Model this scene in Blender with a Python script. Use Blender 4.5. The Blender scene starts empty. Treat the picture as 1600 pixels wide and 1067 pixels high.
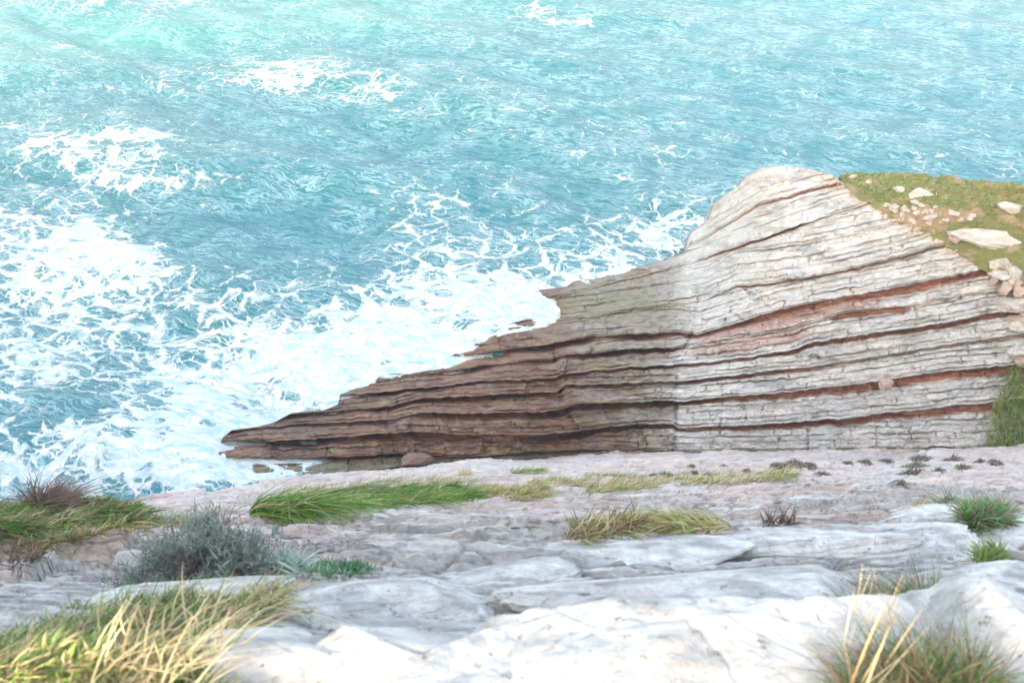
import bpy, math, random
import numpy as np
C = bpy.context.scene
H = 25.0                      # camera height above the sea, metres
F = 1570.0
PITCH = math.radians(35)
cp, sp = math.cos(PITCH), math.sin(PITCH)

# ------------------------------------------------------------------ camera
cam_d = bpy.data.cameras.new("camera"); cam = bpy.data.objects.new("camera", cam_d)
C.collection.objects.link(cam); C.camera = cam
cam.location = (0, 0, H); cam.rotation_euler = (math.pi/2 - PITCH, 0, 0)
cam_d.sensor_width = 23.5; cam_d.lens = 23.5*F/1600
cam_d.clip_start = 0.05; cam_d.clip_end = 9000
cam_d.dof.use_dof = True; cam_d.dof.focus_distance = 34; cam_d.dof.aperture_fstop = 5.0
# ------------------------------------------------------------------ sky and sun
SUN_EL, SUN_AZ = math.radians(13), math.radians(200)   # azimuth clockwise from +Y: behind the camera
w = bpy.data.worlds.new("World"); C.world = w; w.use_nodes = True
nt = w.node_tree; bg = nt.nodes["Background"]
sky = nt.nodes.new("ShaderNodeTexSky"); sky.sky_type = 'NISHITA'; sky.sun_disc = False
sky.sun_elevation = SUN_EL; sky.sun_rotation = SUN_AZ
sky.dust_density = 7.0; sky.ozone_density = 0.3; sky.air_density = 1.0
nt.links.new(sky.outputs[0], bg.inputs[0]); bg.inputs[1].default_value = 0.15
sl = bpy.data.lights.new("sun", 'SUN'); sl.energy = 4.0; sl.angle = math.radians(0.5); sl.color = (1, .84, .62)
so = bpy.data.objects.new("sun", sl); C.collection.objects.link(so)
so.rotation_euler = (math.pi/2 - SUN_EL, 0, -SUN_AZ + math.pi)
so.location = (0, -20, 60)
C.view_settings.view_transform = 'Standard'; C.view_settings.look = 'None'
C.view_settings.exposure = 2.85; C.view_settings.gamma = 1.0
C.cycles.max_bounces = 6; C.cycles.diffuse_bounces = 3; C.cycles.glossy_bounces = 2
C.cycles.transparent_max_bounces = 4; C.cycles.use_denoising = True

# ------------------------------------------------------------------ noise
rng = np.random.default_rng(7); random.seed(7)
_perm = rng.permutation(256).astype(np.int64); _perm = np.concatenate([_perm]*3)
_g3 = rng.normal(size=(256, 3)); _g3 /= np.linalg.norm(_g3, axis=1)[:, None]
def noise3(x, y, z=0.0):
    x, y, z = np.broadcast_arrays(np.asarray(x, float), np.asarray(y, float), np.asarray(z, float))
    xi, yi, zi = np.floor(x), np.floor(y), np.floor(z)
    fx, fy, fz = x-xi, y-yi, z-zi
    X, Y, Z = xi.astype(np.int64) & 255, yi.astype(np.int64) & 255, zi.astype(np.int64) & 255
    u, v, w_ = [f*f*f*(f*(f*6-15)+10) for f in (fx, fy, fz)]
    r = 0
    for i in (0, 1):
        for j in (0, 1):
            for k in (0, 1):
                h = _perm[_perm[_perm[(X+i) & 255]+((Y+j) & 255)]+((Z+k) & 255)]
                g = _g3[h]
                d = g[..., 0]*(fx-i)+g[..., 1]*(fy-j)+g[..., 2]*(fz-k)
                r = r + d*(u if i else 1-u)*(v if j else 1-v)*(w_ if k else 1-w_)
    return r*1.6
def noise2(x, y, s=0.0):
    x, y = np.broadcast_arrays(np.asarray(x, float), np.asarray(y, float))
    x = x+s*17.31; y = y+s*9.73
    xi, yi = np.floor(x), np.floor(y); fx, fy = x-xi, y-yi
    X, Y = xi.astype(np.int64) & 255, yi.astype(np.int64) & 255
    u, v = [f*f*f*(f*(f*6-15)+10) for f in (fx, fy)]
    r = 0
    for i in (0, 1):
        for j in (0, 1):
            a = _perm[_perm[(X+i) & 255]+((Y+j) & 255)]*(2*math.pi/256)
            r = r + (np.cos(a)*(fx-i)+np.sin(a)*(fy-j))*(u if i else 1-u)*(v if j else 1-v)
    return r*1.5
def fbm2(x, y, o=4, s=0.0, g=.5):
    r, a = 0, 1.0
    for i in range(o):
        r = r+a*noise2(x*2**i, y*2**i, s+i*3.1); a *= g
    return r
def hash1(n):
    return np.mod(np.sin(np.asarray(n, float)*127.1+11.7)*43758.5453, 1.0)
def hash2(a, b):
    return np.mod(np.sin(np.asarray(a, float)*127.1+np.asarray(b, float)*311.7)*43758.5453, 1.0)
def sst(a, b, x):
    t = np.clip((x-a)/(b-a), 0, 1); return t*t*(3-2*t)
def worley(x, y, s=0):
    xi, yi = np.floor(x), np.floor(y); f1 = np.full(x.shape, 9.); f2 = f1.copy(); cid = np.zeros(x.shape)
    for i in (-1, 0, 1):
        for j in (-1, 0, 1):
            cx, cy = xi+i, yi+j
            px_, py_ = cx+hash2(cx+s, cy), cy+hash2(cy+s+31, cx)
            d = np.hypot(px_-x, py_-y); n = d < f1
            f2 = np.where(n, f1, np.minimum(f2, d)); cid = np.where(n, hash2(cx*1.7+s, cy*2.3), cid); f1 = np.where(n, d, f1)
    return f1, f2, cid

# ------------------------------------------------------------------ photograph pixel <-> world
def ray(px, py):
    a = (np.asarray(px, float)-800)/F; b = (533.5-np.asarray(py, float))/F
    return np.stack(np.broadcast_arrays(a, cp+b*sp, -sp+b*cp), -1)
def at_z(px, py, z):
    r = ray(px, py); t = (H-z)/(-r[..., 2]); p = r*t[..., None]; p[..., 2] += H
    return p
def to_px(X, Y, Z):
    z = Z-H; d = Y*cp-z*sp; d = np.maximum(d, .05)
    return 800+F*X/d, 533.5-F*(Y*sp+z*cp)/d

# ------------------------------------------------------------------ helpers
def mat(name): 
    m = bpy.data.materials.new(name); m.use_nodes = True
    return m, m.node_tree, m.node_tree.nodes["Principled BSDF"]
class NB:
    """small node builder"""
    def __init__(s, nt): s.nt = nt
    def n(s, t, **k):
        x = s.nt.nodes.new(t)
        for a, b in k.items(): setattr(x, a, b)
        return x
    def put(s, sock, v):
        if isinstance(v, bpy.types.NodeSocket): s.nt.links.new(v, sock)
        else: sock.default_value = v
    def math(s, op, a, b=0.0, c=None, clamp=False):
        x = s.n("ShaderNodeMath", operation=op, use_clamp=clamp)
        s.put(x.inputs[0], a); s.put(x.inputs[1], b)
        if c is not None: s.put(x.inputs[2], c)
        return x.outputs[0]
    def noise(s, vec, scale, det=4, rough=.55, dist=0.0, out=0):
        x = s.n("ShaderNodeTexNoise"); s.put(x.inputs["Vector"], vec); s.put(x.inputs["Scale"], scale)
        x.inputs["Detail"].default_value = det; x.inputs["Roughness"].default_value = rough; x.inputs["Distortion"].default_value = dist
        return x.outputs[out]
    def vor(s, vec, scale, feature='DISTANCE_TO_EDGE'):
        x = s.n("ShaderNodeTexVoronoi", feature=feature); s.put(x.inputs["Vector"], vec); s.put(x.inputs["Scale"], scale)
        return x.outputs[0]
    def mapping(s, vec, scale=(1, 1, 1), rot=(0, 0, 0), loc=(0, 0, 0)):
        x = s.n("ShaderNodeMapping"); s.put(x.inputs[0], vec)
        x.inputs["Scale"].default_value = scale; x.inputs["Rotation"].default_value = rot; x.inputs["Location"].default_value = loc
        return x.outputs[0]
    def ss(s, v, a, b, lo=0., hi=1.):
        x = s.n("ShaderNodeMapRange", interpolation_type='SMOOTHSTEP'); s.put(x.inputs[0], v)
        s.put(x.inputs[1], a); s.put(x.inputs[2], b); s.put(x.inputs[3], lo); s.put(x.inputs[4], hi)
        return x.outputs[0]
    def mix(s, f, a, b, typ='MIX'):
        x = s.n("ShaderNodeMix", data_type='RGBA', blend_type=typ); s.put(x.inputs[0], f); s.put(x.inputs[6], a); s.put(x.inputs[7], b)
        return x.outputs[2]
    def attr(s, name):
        return s.n("ShaderNodeAttribute", attribute_name=name)
    def bump(s, h, strength, dist, normal=None):
        x = s.n("ShaderNodeBump"); s.put(x.inputs["Height"], h); x.inputs["Strength"].default_value = strength; x.inputs["Distance"].default_value = dist
        if normal is not None: s.put(x.inputs["Normal"], normal)
        return x.outputs[0]
    def pos(s): return s.n("ShaderNodeTexCoord").outputs["Object"]

def mesh_obj(name, V, Fq, m, col=None, parent=None, smooth=True, attrs=None):
    me = bpy.data.meshes.new(name)
    V = np.asarray(V, np.float32).reshape(-1, 3); Fq = np.asarray(Fq, np.int32)
    k = Fq.shape[1]
    me.vertices.add(len(V)); me.vertices.foreach_set("co", V.ravel())
    me.loops.add(Fq.size); me.loops.foreach_set("vertex_index", Fq.ravel())
    me.polygons.add(len(Fq)); me.polygons.foreach_set("loop_start", np.arange(0, Fq.size, k, dtype=np.int32))
    me.polygons.foreach_set("loop_total", np.full(len(Fq), k, np.int32))
    if smooth: me.polygons.foreach_set("use_smooth", np.ones(len(Fq), bool))
    me.update(calc_edges=True)
    if col is not None:
        a = me.attributes.new("Col", 'FLOAT_COLOR', 'POINT')
        c = np.ones((len(V), 4), np.float32); c[:, :3] = np.asarray(col).reshape(-1, 3); a.data.foreach_set("color", c.ravel())
    for an, av in (attrs or {}).items():
        a = me.attributes.new(an, 'FLOAT', 'POINT'); a.data.foreach_set("value", np.asarray(av, np.float32).ravel())
    me.materials.append(m)
    o = bpy.data.objects.new(name, me); C.collection.objects.link(o)
    if parent is not None:
        o.parent = parent
        o.matrix_parent_inverse = parent.matrix_basis.inverted()
    return o
def grid_faces(r, c):
    i = np.arange(r*c).reshape(r, c)
    return np.stack([i[:-1, :-1], i[:-1, 1:], i[1:, 1:], i[1:, :-1]], -1).reshape(-1, 4)
def tag(o, label=None, cat=None, group=None, kind=None):
    if label: o["label"] = label
    if cat: o["category"] = cat
    if group: o["group"] = group
    if kind: o["kind"] = kind
    return o
def empty(name, loc):
    o = bpy.data.objects.new(name, None); o.location = loc; o.empty_display_size = .2; C.collection.objects.link(o); return o
def lerpc(a, b, t):
    t = np.asarray(t)[..., None]; return np.asarray(a)*(1-t)+np.asarray(b)*t

# ------------------------------------------------------------------ rock material (vertex colour carries the stone's own colour)
def rock_mat(name, fine=9.0, bumpd=.03, strength=.7, streak=(1, 1, 1), rot=(0, 0, 0), var=.5, crack=.0, rough=.9, speck=.25):
    m, t, p = mat(name); b = NB(t); c = b.attr("Col").outputs["Color"]; P = b.mapping(b.pos(), streak, rot)
    n1 = b.noise(P, fine, 8, .68); n2 = b.noise(P, fine*.22, 5, .6); n3 = b.noise(b.pos(), fine*5, 4, .7)
    k = b.math('ADD', b.math('MULTIPLY', n1, 1.1), b.math('MULTIPLY', n2, .7))
    k = b.math('ADD', k, b.math('MULTIPLY', n3, .4)); k = b.math('SUBTRACT', k, 1.1)
    val = b.math('ADD', 1.0, b.math('MULTIPLY', k, var*2))
    cc = b.n("ShaderNodeCombineColor"); [b.put(cc.inputs[i], val) for i in range(3)]
    col = b.mix(1.0, c, cc.outputs[0], 'MULTIPLY')
    lich = b.ss(b.noise(b.pos(), fine*.6, 6, .7), .56, .66)
    col = b.mix(b.math('MULTIPLY', lich, .35), col, (.33, .34, .31, 1))
    t.links.new(col, p.inputs["Base Color"]); p.inputs["Roughness"].default_value = rough
    p.inputs["Specular IOR Level"].default_value = .25
    spk = b.ss(b.noise(b.pos(), fine*3.2, 5, .75), .60, .70); colx = b.mix(b.math('MULTIPLY', spk, speck), col, (.20, .19, .17, 1)); t.links.new(colx, p.inputs["Base Color"])
    h = b.math('ADD', b.math('MULTIPLY', n1, 1.0), b.math('MULTIPLY', n3, .25)); h = b.math('SUBTRACT', h, b.math('MULTIPLY', spk, .2))
    if crack:
        v = b.vor(b.mapping(b.pos(), streak, rot), fine*.35); h = b.math('ADD', h, b.math('MULTIPLY', b.ss(v, 0., .05), crack))
    t.links.new(b.bump(h, strength, bumpd), p.inputs["Normal"])
    return m
M_bed = rock_mat("bedded limestone", 6.0, .09, .9, (.35, 1.2, 2.2), var=.45, crack=.2, speck=.4)
M_shale = rock_mat("red shale", 7.0, .05, .7, (.3, 1, 2.5), var=.4)
M_slab = rock_mat("weathered slab limestone", 9.0, .07, 1.0, (.28, 1.8, 1.6), (0, 0, math.radians(5)), var=.55, crack=.2, speck=.45)
M_near = rock_mat("pale boulder limestone", 14.0, .02, 1.0, (1, 1.4, 1.4), var=.55, crack=.25, speck=.6)
m, t, p = mat("leaf blades"); b = NB(t)
c = b.attr("Col").outputs["Color"]; t.links.new(c, p.inputs["Base Color"]); p.inputs["Roughness"].default_value = .6
p.inputs["Specular IOR Level"].default_value = .3
tr = b.n("ShaderNodeBsdfTranslucent"); t.links.new(c, tr.inputs[0]); mx = b.n("ShaderNodeMixShader"); mx.inputs[0].default_value = .35
t.links.new(p.outputs[0], mx.inputs[1]); t.links.new(tr.outputs[0], mx.inputs[2]); t.links.new(mx.outputs[0], t.nodes["Material Output"].inputs[0])
M_leaf = m

# ================================================================== THE SLAB (dip slope falling from the cliff top to the sea)
_hd = np.array([-60, -20, -6, -2.5, -1, 0, .5, .886, 1.55, 2.27, 3.79, 7.1, 13.1, 20.8, 28.4, 36, 60])
_dz = np.array([-11, -1, 1.25, .95, 1.05, 1.15, 1.18, 1.25, 1.83, 2.53, 3.98, 7.0, 12.4, 19.1, 24.5, 32.0, 53])  # land behind the camera is raised, out of view, to keep the sea shaded
def seg_side(X, Y, pts):
    """signed distance-like: Y minus the polyline's Y at X"""
    pts = np.asarray(pts); return Y-np.interp(X, pts[:, 0], pts[:, 1])
def px_line_world(L):
    """traced photo points -> X,Y on the smooth slab"""
    out = []
    for x, y in L:
        t_ = np.linspace(.6, 60, 4000); r = ray(x, y); X, Y, Z = r[0]*t_, r[1]*t_, H+r[2]*t_
        k = np.argmax(Z < slab_smooth(X, Y)); out.append((X[k], Y[k]))
    return np.array(out)
def slab_smooth(X, Y):
    X = np.clip(X, -32, 60); s = 1+(.0016*(17-X)+.0048*np.maximum(0, -X))*sst(0, 12, Y)          # the shore runs a little nearer on the left
    return H-np.interp(Y*s-.0*X, _hd, _dz)
LEDGES = [  # traced lip of each ledge, its drop beyond the lip
 ([(560, 925), (640, 905), (700, 882), (870, 852), (1030, 832), (1230, 818), (1420, 800), (1600, 790), (1700, 780)], .16, 560),
 ([(-100, 985), (0, 965), (120, 945), (220, 930), (330, 905), (430, 898), (560, 885), (700, 870)], .08, None),
 ([(380, 1010), (440, 965), (500, 935), (600, 912), (690, 896), (800, 885), (1000, 868), (1300, 850), (1600, 838)], .08, None),
 ([(700, 985), (930, 950), (1100, 945), (1300, 925), (1500, 905), (1640, 880)], .12, None),
 ([(-100, 905), (0, 885), (250, 850), (420, 822), (700, 803), (1000, 780), (1300, 765), (1600, 745)], .22, None),
 ([(-100, 850), (0, 835), (200, 812), (400, 790), (700, 770), (1000, 755), (1300, 742), (1600, 728)], .25, None),
]
_led = []
for L, h_, _x in LEDGES:
    W_ = px_line_world(L); W_ = W_[np.argsort(W_[:, 0])]; _led.append((W_, h_))
def slab_z(X, Y, detail=True):
    Z = slab_smooth(X, Y)
    near = 1-sst(2.2, 5.0, Y)
    yy = Y-.10*X
    wob = .25*fbm2(X*.5, Y*.9, 3, 5)*np.clip(Y/6, .15, 1.2)
    for W_, h_ in _led:
        d = seg_side(X, Y, W_)+wob*.35; sc = np.clip(Y*.012, .012, .2)
        Z = Z+h_*(sst(sc*1.6, -sc*.6, d)-.5)*np.exp(-np.maximum(-d-sc*20, 0)/(sc*60))
    # peeled layers of the dip slope
    f = fbm2(X*.10+3, yy*.42, 4, 1)*5; fl = np.floor(f); Z = Z+.15*(fl+np.clip((f-fl-.5)*14+.5, 0, 1))*sst(3, 9, Y)
    f = fbm2(X*.22, yy*1.5, 5, 2)*5; fl = np.floor(f); Z = Z+.07*(fl+np.clip((f-fl-.5)*12+.5, 0, 1))*sst(1.2, 3, Y)
    f = fbm2(X*.8, yy*4.5, 4, 3)*4; fl = np.floor(f); Z = Z+.022*(fl+np.clip((f-fl-.5)*9+.5, 0, 1))*(1-sst(8, 14, Y))
    Z = Z-.10*(1-sst(0, .035, np.abs(fbm2(X*.16+7, yy*1.15, 5, 17))))*sst(2.5, 5, Y)+.10*fbm2(X*.3, yy*.6, 3, 9)*sst(1.5, 5, Y)+.035*fbm2(X*1.6, yy*3.2, 4, 4)
    if detail:
        f1, f2, cid = worley(X*2.1+.25*fbm2(X*2, Y*2, 2, 8), yy*4.2+.3*fbm2(X*3, Y*3, 2, 6))
        e = f2-f1
        Z = Z+near*(.02*sst(0, .35, e)-.06*(1-sst(0, .07, e))*(.4+hash1(np.round(cid*40)))+.08*(cid-.5))
        g1, g2, gid = worley(X*.55+.3*fbm2(X, Y, 2, 28), yy*1.9+.3*fbm2(X*1.5, Y*1.5, 2, 26)); Z = Z+(1-near)*(.05*(gid-.5)-.05*(1-sst(0, .05, g2-g1)))*sst(16, 8, Y)
        rh = 0; a_ = 1.
        for i in range(4):
            rh = rh+a_*(1-np.abs(noise2(X*4*1.9**i, yy*9*1.9**i, 95+i))*2.2); a_ *= .6
        Z = Z+.011*rh*sst(9, 5, Y)
        Z = Z+.012*fbm2(X*6, yy*10, 4, 11)*(1-sst(10, 20, Y))+.004*fbm2(X*30, Y*34, 3, 12)*near
        rg = 0; a_ = 1.
        for i in range(6):
            rg = rg+a_*(1-np.abs(noise2(X*.55*1.9**i, yy*2.0*1.9**i, 80+i))*2.2); a_ *= .56
        Z = Z+.034*rg*np.clip(Y/7, .3, 1.1)
        Z = Z-.05*(1-sst(0, .06, np.abs(fbm2(X*.25, yy*1.7, 4, 15))))*sst(1.5, 4, Y)
    Z = Z+.35*fbm2(X*.35, Y*.35, 3, 19)*sst(-.6, -3, Y)
    # added rim behind the photographer, out of view, blocking the low sun except at notches
    xr = X+.10*noise2(X*4, Y*4, 90); nt_ = np.exp(-((xr+1.22)/.11)**2)+np.exp(-((xr+.50)/.13)**2)+.9*np.exp(-((xr+1.62)/.12)**2)
    Z = Z+1.22*(1-np.clip(nt_, 0, 1))*np.exp(-((Y+1.75)/.38)**4)*(.85+.35*fbm2(X*1.8, Y*1.8, 3, 91))
    return Z
NR, NC = 860, 1250
ylist = np.concatenate([-np.geomspace(60, .5, 60), np.linspace(-.45, .55, 40)])
yy = [.56]
while yy[-1] < 37: yy.append(yy[-1]+.0016*(yy[-1]+.9)+.0016*(yy[-1]**2)/14)
ylist = np.concatenate([ylist, yy]); q = np.linspace(-1, 1, NC)
Yg = np.repeat(ylist[:, None], NC, 1); Wd = np.where(Yg > 0, 2.2+Yg*.78, 2.2-Yg*3.0); Xg = q[None, :]*Wd
NE = 16; ex = np.geomspace(.03, 260, NE)          # unseen coast extended on both sides to block the sun
Xg = np.concatenate([Xg[:, :1]-ex[::-1][None], Xg, Xg[:, -1:]+ex[None]], 1); Yg = np.repeat(ylist[:, None], Xg.shape[1], 1)
Zg = slab_z(Xg, Yg); Zsm = slab_smooth(Xg, Yg); Dv = Zg-Zsm
rm = Dv[:, NE:-NE].mean(1); kk = np.ones(61)/61; rm = np.convolve(np.pad(rm, 30, mode='edge'), kk, 'valid')
amp_ = np.interp(ylist, [-60, -3, 0, 1.5, 3, 6, 12, 30], [1, 1, .6, .6, .6, .65, .6, .5])
Zg = Zsm+np.where(Yg > .3, (Dv-rm[:, None])*amp_[:, None], Dv*amp_[:, None]-sst(-1, .3, Yg)*rm[:, None]*amp_[:, None])
print("slab rows", len(ylist))
def zslab(X, Y):
    X, Y = np.asarray(X, float), np.asarray(Y, float)
    r = np.interp(Y, ylist, np.arange(len(ylist))); Wl = np.where(Y > 0, 2.2+Y*.78, 2.2-Y*3.0)
    c_ = NE+np.clip((X/Wl+1)/2*(NC-1), 0, NC-1.001); r = np.clip(r, 0, len(ylist)-1.001)
    r0, c0 = r.astype(int), c_.astype(int); fr, fc = r-r0, c_-c0
    return (Zg[r0, c0]*(1-fr)*(1-fc)+Zg[r0+1, c0]*fr*(1-fc)+Zg[r0, c0+1]*(1-fr)*fc+Zg[r0+1, c0+1]*fr*fc)
def hit(px, py):
    """where the view ray through a photo pixel meets the slab"""
    px, py = np.atleast_1d(np.asarray(px, float)), np.atleast_1d(np.asarray(py, float))
    t_ = np.geomspace(.9, 60, 700); r = ray(px, py); P = r[:, None, :]*t_[None, :, None]; P[..., 2] += H
    below = P[..., 2] < zslab(P[..., 0], P[..., 1]); k = np.argmax(below, 1)
    return P[np.arange(len(px)), k]
pxs, pys = to_px(Xg, Yg, Zg)
n1 = fbm2(Xg*.22, Yg*.9, 4, 21); n2 = fbm2(Xg*1.1, Yg*4, 4, 22)
pink = np.array([.76, .645, .595]); white = np.array([.74, .725, .70]); grey = np.array([.60, .58, .57]); wet = np.array([.42, .31, .28])
# pinkish bed on the far slab, white limestone near the camera
pk = sst(1.9, 4.2, Yg-.22*Xg+1.1*n1)*(1-.55*sst(.05, .5, n1))
col = lerpc(white, pink, np.clip(pk, 0, 1)); col = lerpc(col, grey, np.clip(sst(.15, .7, n2)*.5, 0, 1))
col = lerpc(col, white, sst(.12, .45, fbm2(Xg*.16, Yg*.7, 4, 27))*.7)
sea_stain = sst(1.3, .1, Zg+.6*n1)*sst(6, -4, Xg)*np.where(Yg > 10, 1, 0)
col = lerpc(col, wet, np.clip(sea_stain, 0, 1)*.85)
col = lerpc(col, pink*.9, sst(17, 24, Yg)*.4)
far_soil = sst(-.5, -2.5, Yg); col = lerpc(col, np.array([.12, .13, .05]), far_soil)
slab = mesh_obj("rock_slope", np.stack([Xg, Yg, Zg], -1), grid_faces(*Xg.shape), M_slab, col)
tag(slab, "pink and white limestone slope falling from the clifftop down to the sea", "rock slope", kind="structure")

# ================================================================== THE HEADLAND
def L(*p): p = np.array(p, float); return lambda x: np.interp(x, p[:, 0], p[:, 1])
G = [
 L((330, 756), (372, 753), (456, 748), (519, 742), (628, 733), (700, 724), (836, 714), (954, 711), (1099, 714), (1262, 711), (1412, 707), (1525, 706), (1640, 704)),
 L((334, 717), (466, 717), (550, 715), (628, 710), (660, 712), (720, 716), (836, 707), (954, 704), (1099, 707), (1262, 704), (1412, 700), (1525, 698), (1640, 694)),
 L((330, 697), (412, 691), (500, 686), (560, 682), (640, 676), (752, 682), (850, 681), (904, 674), (960, 668), (1052, 664), (1060, 669), (1187, 665), (1319, 655), (1431, 642), (1562, 629), (1640, 620)),
 L((330, 676), (440, 668), (456, 665), (612, 657), (653, 648), (760, 647), (850, 645), (883, 640), (900, 632), (1052, 627), (1060, 629), (1187, 617), (1319, 604), (1450, 585), (1562, 574), (1640, 565)),
 L((330, 660), (530, 643), (612, 636), (662, 624), (740, 620), (870, 614), (885, 603), (1005, 600), (1060, 597), (1150, 588), (1274, 573), (1412, 551), (1562, 528), (1640, 517)),
 L((330, 640), (528, 620), (600, 613), (675, 607), (745, 597), (866, 592), (880, 586), (998, 575), (1060, 571), (1169, 560), (1240, 547), (1262, 538), (1350, 525), (1450, 510), (1562, 489), (1640, 478)),
 L((330, 620), (560, 600), (640, 590), (728, 577), (785, 570), (863, 563), (880, 556), (964, 548), (1055, 544), (1090, 538), (1225, 518), (1307, 494), (1360, 486), (1416, 480), (1562, 455), (1640, 445)),
 L((330, 600), (600, 570), (700, 560), (780, 550), (802, 546), (853, 539), (920, 529), (1055, 519), (1090, 524), (1157, 505), (1210, 487), (1322, 465), (1431, 444), (1525, 426), (1560, 416), (1640, 400)),
 L((330, 560), (780, 518), (870, 503), (960, 490), (1060, 478), (1100, 470), (1154, 449), (1187, 447), (1319, 424), (1412, 402), (1480, 383), (1560, 368), (1640, 355)),
 L((330, 530), (780, 490), (880, 462), (1000, 432), (1085, 411), (1127, 395), (1187, 375), (1259, 349), (1340, 324), (1400, 305), (1640, 280)),
 L((330, 500), (780, 460), (1000, 410), (1085, 380), (1110, 368), (1139, 350), (1187, 320), (1244, 305), (1315, 287), (1400, 270), (1640, 250)),
]
A = [L((0, 1)),
 L((330, .8), (640, .9), (670, .1), (900, .3), (1600, .45)),
 L((400, .7), (640, 1), (905, 1), (930, .6), (1060, .7), (1200, 1), (1600, 1)),
 L((440, .3), (640, .4), (660, 1), (880, 1), (900, .8), (1050, .9), (1600, 1)),
 L((530, .4), (660, .7), (870, .6), (880, .4), (1050, .5), (1080, .7), (1270, .7), (1330, .4), (1600, .5)),
 L((530, .8), (675, .8), (700, .3), (870, .5), (1060, .5), (1200, .6), (1245, .9), (1600, .9)),
 L((640, .1), (720, .9), (870, .9), (960, .8), (1055, .6), (1080, .15), (1280, .12), (1305, .8), (1410, .8), (1425, .12), (1600, .1)),
 L((700, .2), (780, .9), (1000, .9), (1050, .7), (1090, .7), (1210, .9), (1640, .9)),
 L((870, .1), (1060, .15), (1140, .2), (1160, .6), (1480, .7)),
 L((880, 0), (1085, .2), (1127, .8), (1250, .7), (1270, .15)),
 L((1085, .3), (1139, .6), (1315, .8))]
WPX = [0, 4, 9, 9, 7, 9, 7, 9, 4, 4, 4]
WX = {4: L((600, 1.3), (1040, 1.3), (1080, 1)), 7: L((700, 1.2), (1000, 1.3), (1080, 1), (1120, 2.6), (1400, 2.2), (1560, 1)), 3: L((600, 1.2), (1030, 1.2), (1060, .6), (1300, 1.4), (1600, 1.8)), 2: L((600, 1.3), (900, 1.2), (1030, .8), (1060, .7), (1300, 1.1), (1600, 1.8)),
      5: L((1060, .6), (1600, 1)), 6: L((700, 1.4), (1000, 1.2), (1080, 1), (1290, 1), (1310, 1.3), (1410, 1.8))}
SIL = L((300, 745), (326, 738), (334, 716), (338, 704), (349, 684), (362, 674), (403, 669), (425, 663), (441, 655), (456, 647), (506, 643), (528, 634), (532, 616), (550, 608), (572, 594), (581, 587),
        (612, 583), (675, 569), (701, 563), (720, 545), (742, 529), (755, 519), (816, 502), (828, 499), (836, 455), (887, 449), (897, 441), (937, 429), (1001, 419), (1072, 395), (1079, 385), (1081, 362),
        (1100, 350), (1112, 341), (1116, 319), (1135, 305), (1150, 296), (1169, 274), (1190, 264), (1215, 260), (1262, 264), (1300, 274), (1314, 284), (1335, 299), (1380, 325), (1430, 352), (1478, 379), (1500, 390), (1548, 412), (1575, 420), (1640, 430))
# height of the rock surface at traced points (x, y, z)
ctrl = np.array([
 (345, 703, .95), (337, 711, .9), (354, 681, .95), (385, 740, .8), (372, 752, .5), (450, 747, .4), (450, 700, .7), (450, 672, .4), (450, 655, .0), (530, 640, .1), (530, 618, .0),
 (560, 735, .3), (560, 690, 1.0), (560, 640, .8), (575, 595, 0), (650, 727, .3), (650, 660, 1.3), (650, 610, .9), (650, 576, .25), (720, 548, .3), (740, 640, 1.5), (740, 590, 1.2), (760, 530, .55),
 (820, 502, .5), (836, 456, .0), (860, 463, .3), (875, 472, .45), (890, 450, .45), (870, 712, .3), (870, 640, 1.7), (870, 560, 1.9), (870, 515, 1.2), (860, 487, -.6), (885, 480, .5), (940, 470, 1.2), (940, 430, .1), (1000, 420, .3), (1000, 460, 1.4),
 (960, 710, .4), (960, 600, 2.0), (960, 520, 2.1), (1060, 712, .5), (1060, 600, 2.3), (1060, 520, 2.9), (1060, 450, 2.2), (1060, 402, .9), (1080, 372, .7), (1112, 341, 1.8), (1116, 322, 2.2), (1150, 296, 4.0),
 (1200, 711, .6), (1200, 600, 2.6), (1200, 450, 4.6), (1200, 350, 5.5), (1200, 262, 6.2), (1260, 264, 6.6), (1310, 284, 6.9), (1130, 420, 3.2), (1130, 360, 3.2),
 (1350, 708, .8), (1350, 600, 2.7), (1350, 480, 4.9), (1350, 380, 6.2), (1350, 305, 7.0), (1478, 706, .9), (1478, 600, 2.8), (1478, 480, 4.9), (1478, 380, 6.5),
 (1562, 704, 1.0), (1562, 600, 2.9), (1562, 480, 5.0), (1562, 412, 6.1), (1640, 703, 1.1), (1640, 600, 3.0), (1640, 480, 5.1), (1640, 420, 6.0), (300, 725, .3), (300, 700, .3), (320, 750, -.8)])
def tps(P, v, lam=.02):
    n = len(P); P = P/100.
    d = np.hypot(P[:, None, 0]-P[None, :, 0], P[:, None, 1]-P[None, :, 1]); K = np.where(d > 0, d*d*np.log(d+1e-9), 0)+lam*np.eye(n)
    Q = np.c_[np.ones(n), P]; A_ = np.block([[K, Q], [Q.T, np.zeros((3, 3))]]); s = np.linalg.solve(A_, np.r_[v, 0, 0, 0])
    def f(x, y):
        x, y = np.asarray(x, float)/100, np.asarray(y, float)/100; r = s[n]+s[n+1]*x+s[n+2]*y
        for i in range(n):
            d2 = (x-P[i, 0])**2+(y-P[i, 1])**2; r = r+s[i]*.5*d2*np.log(d2+1e-12)
        return r
    return f
zhead = tps(ctrl[:, :2], ctrl[:, 2])
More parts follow.
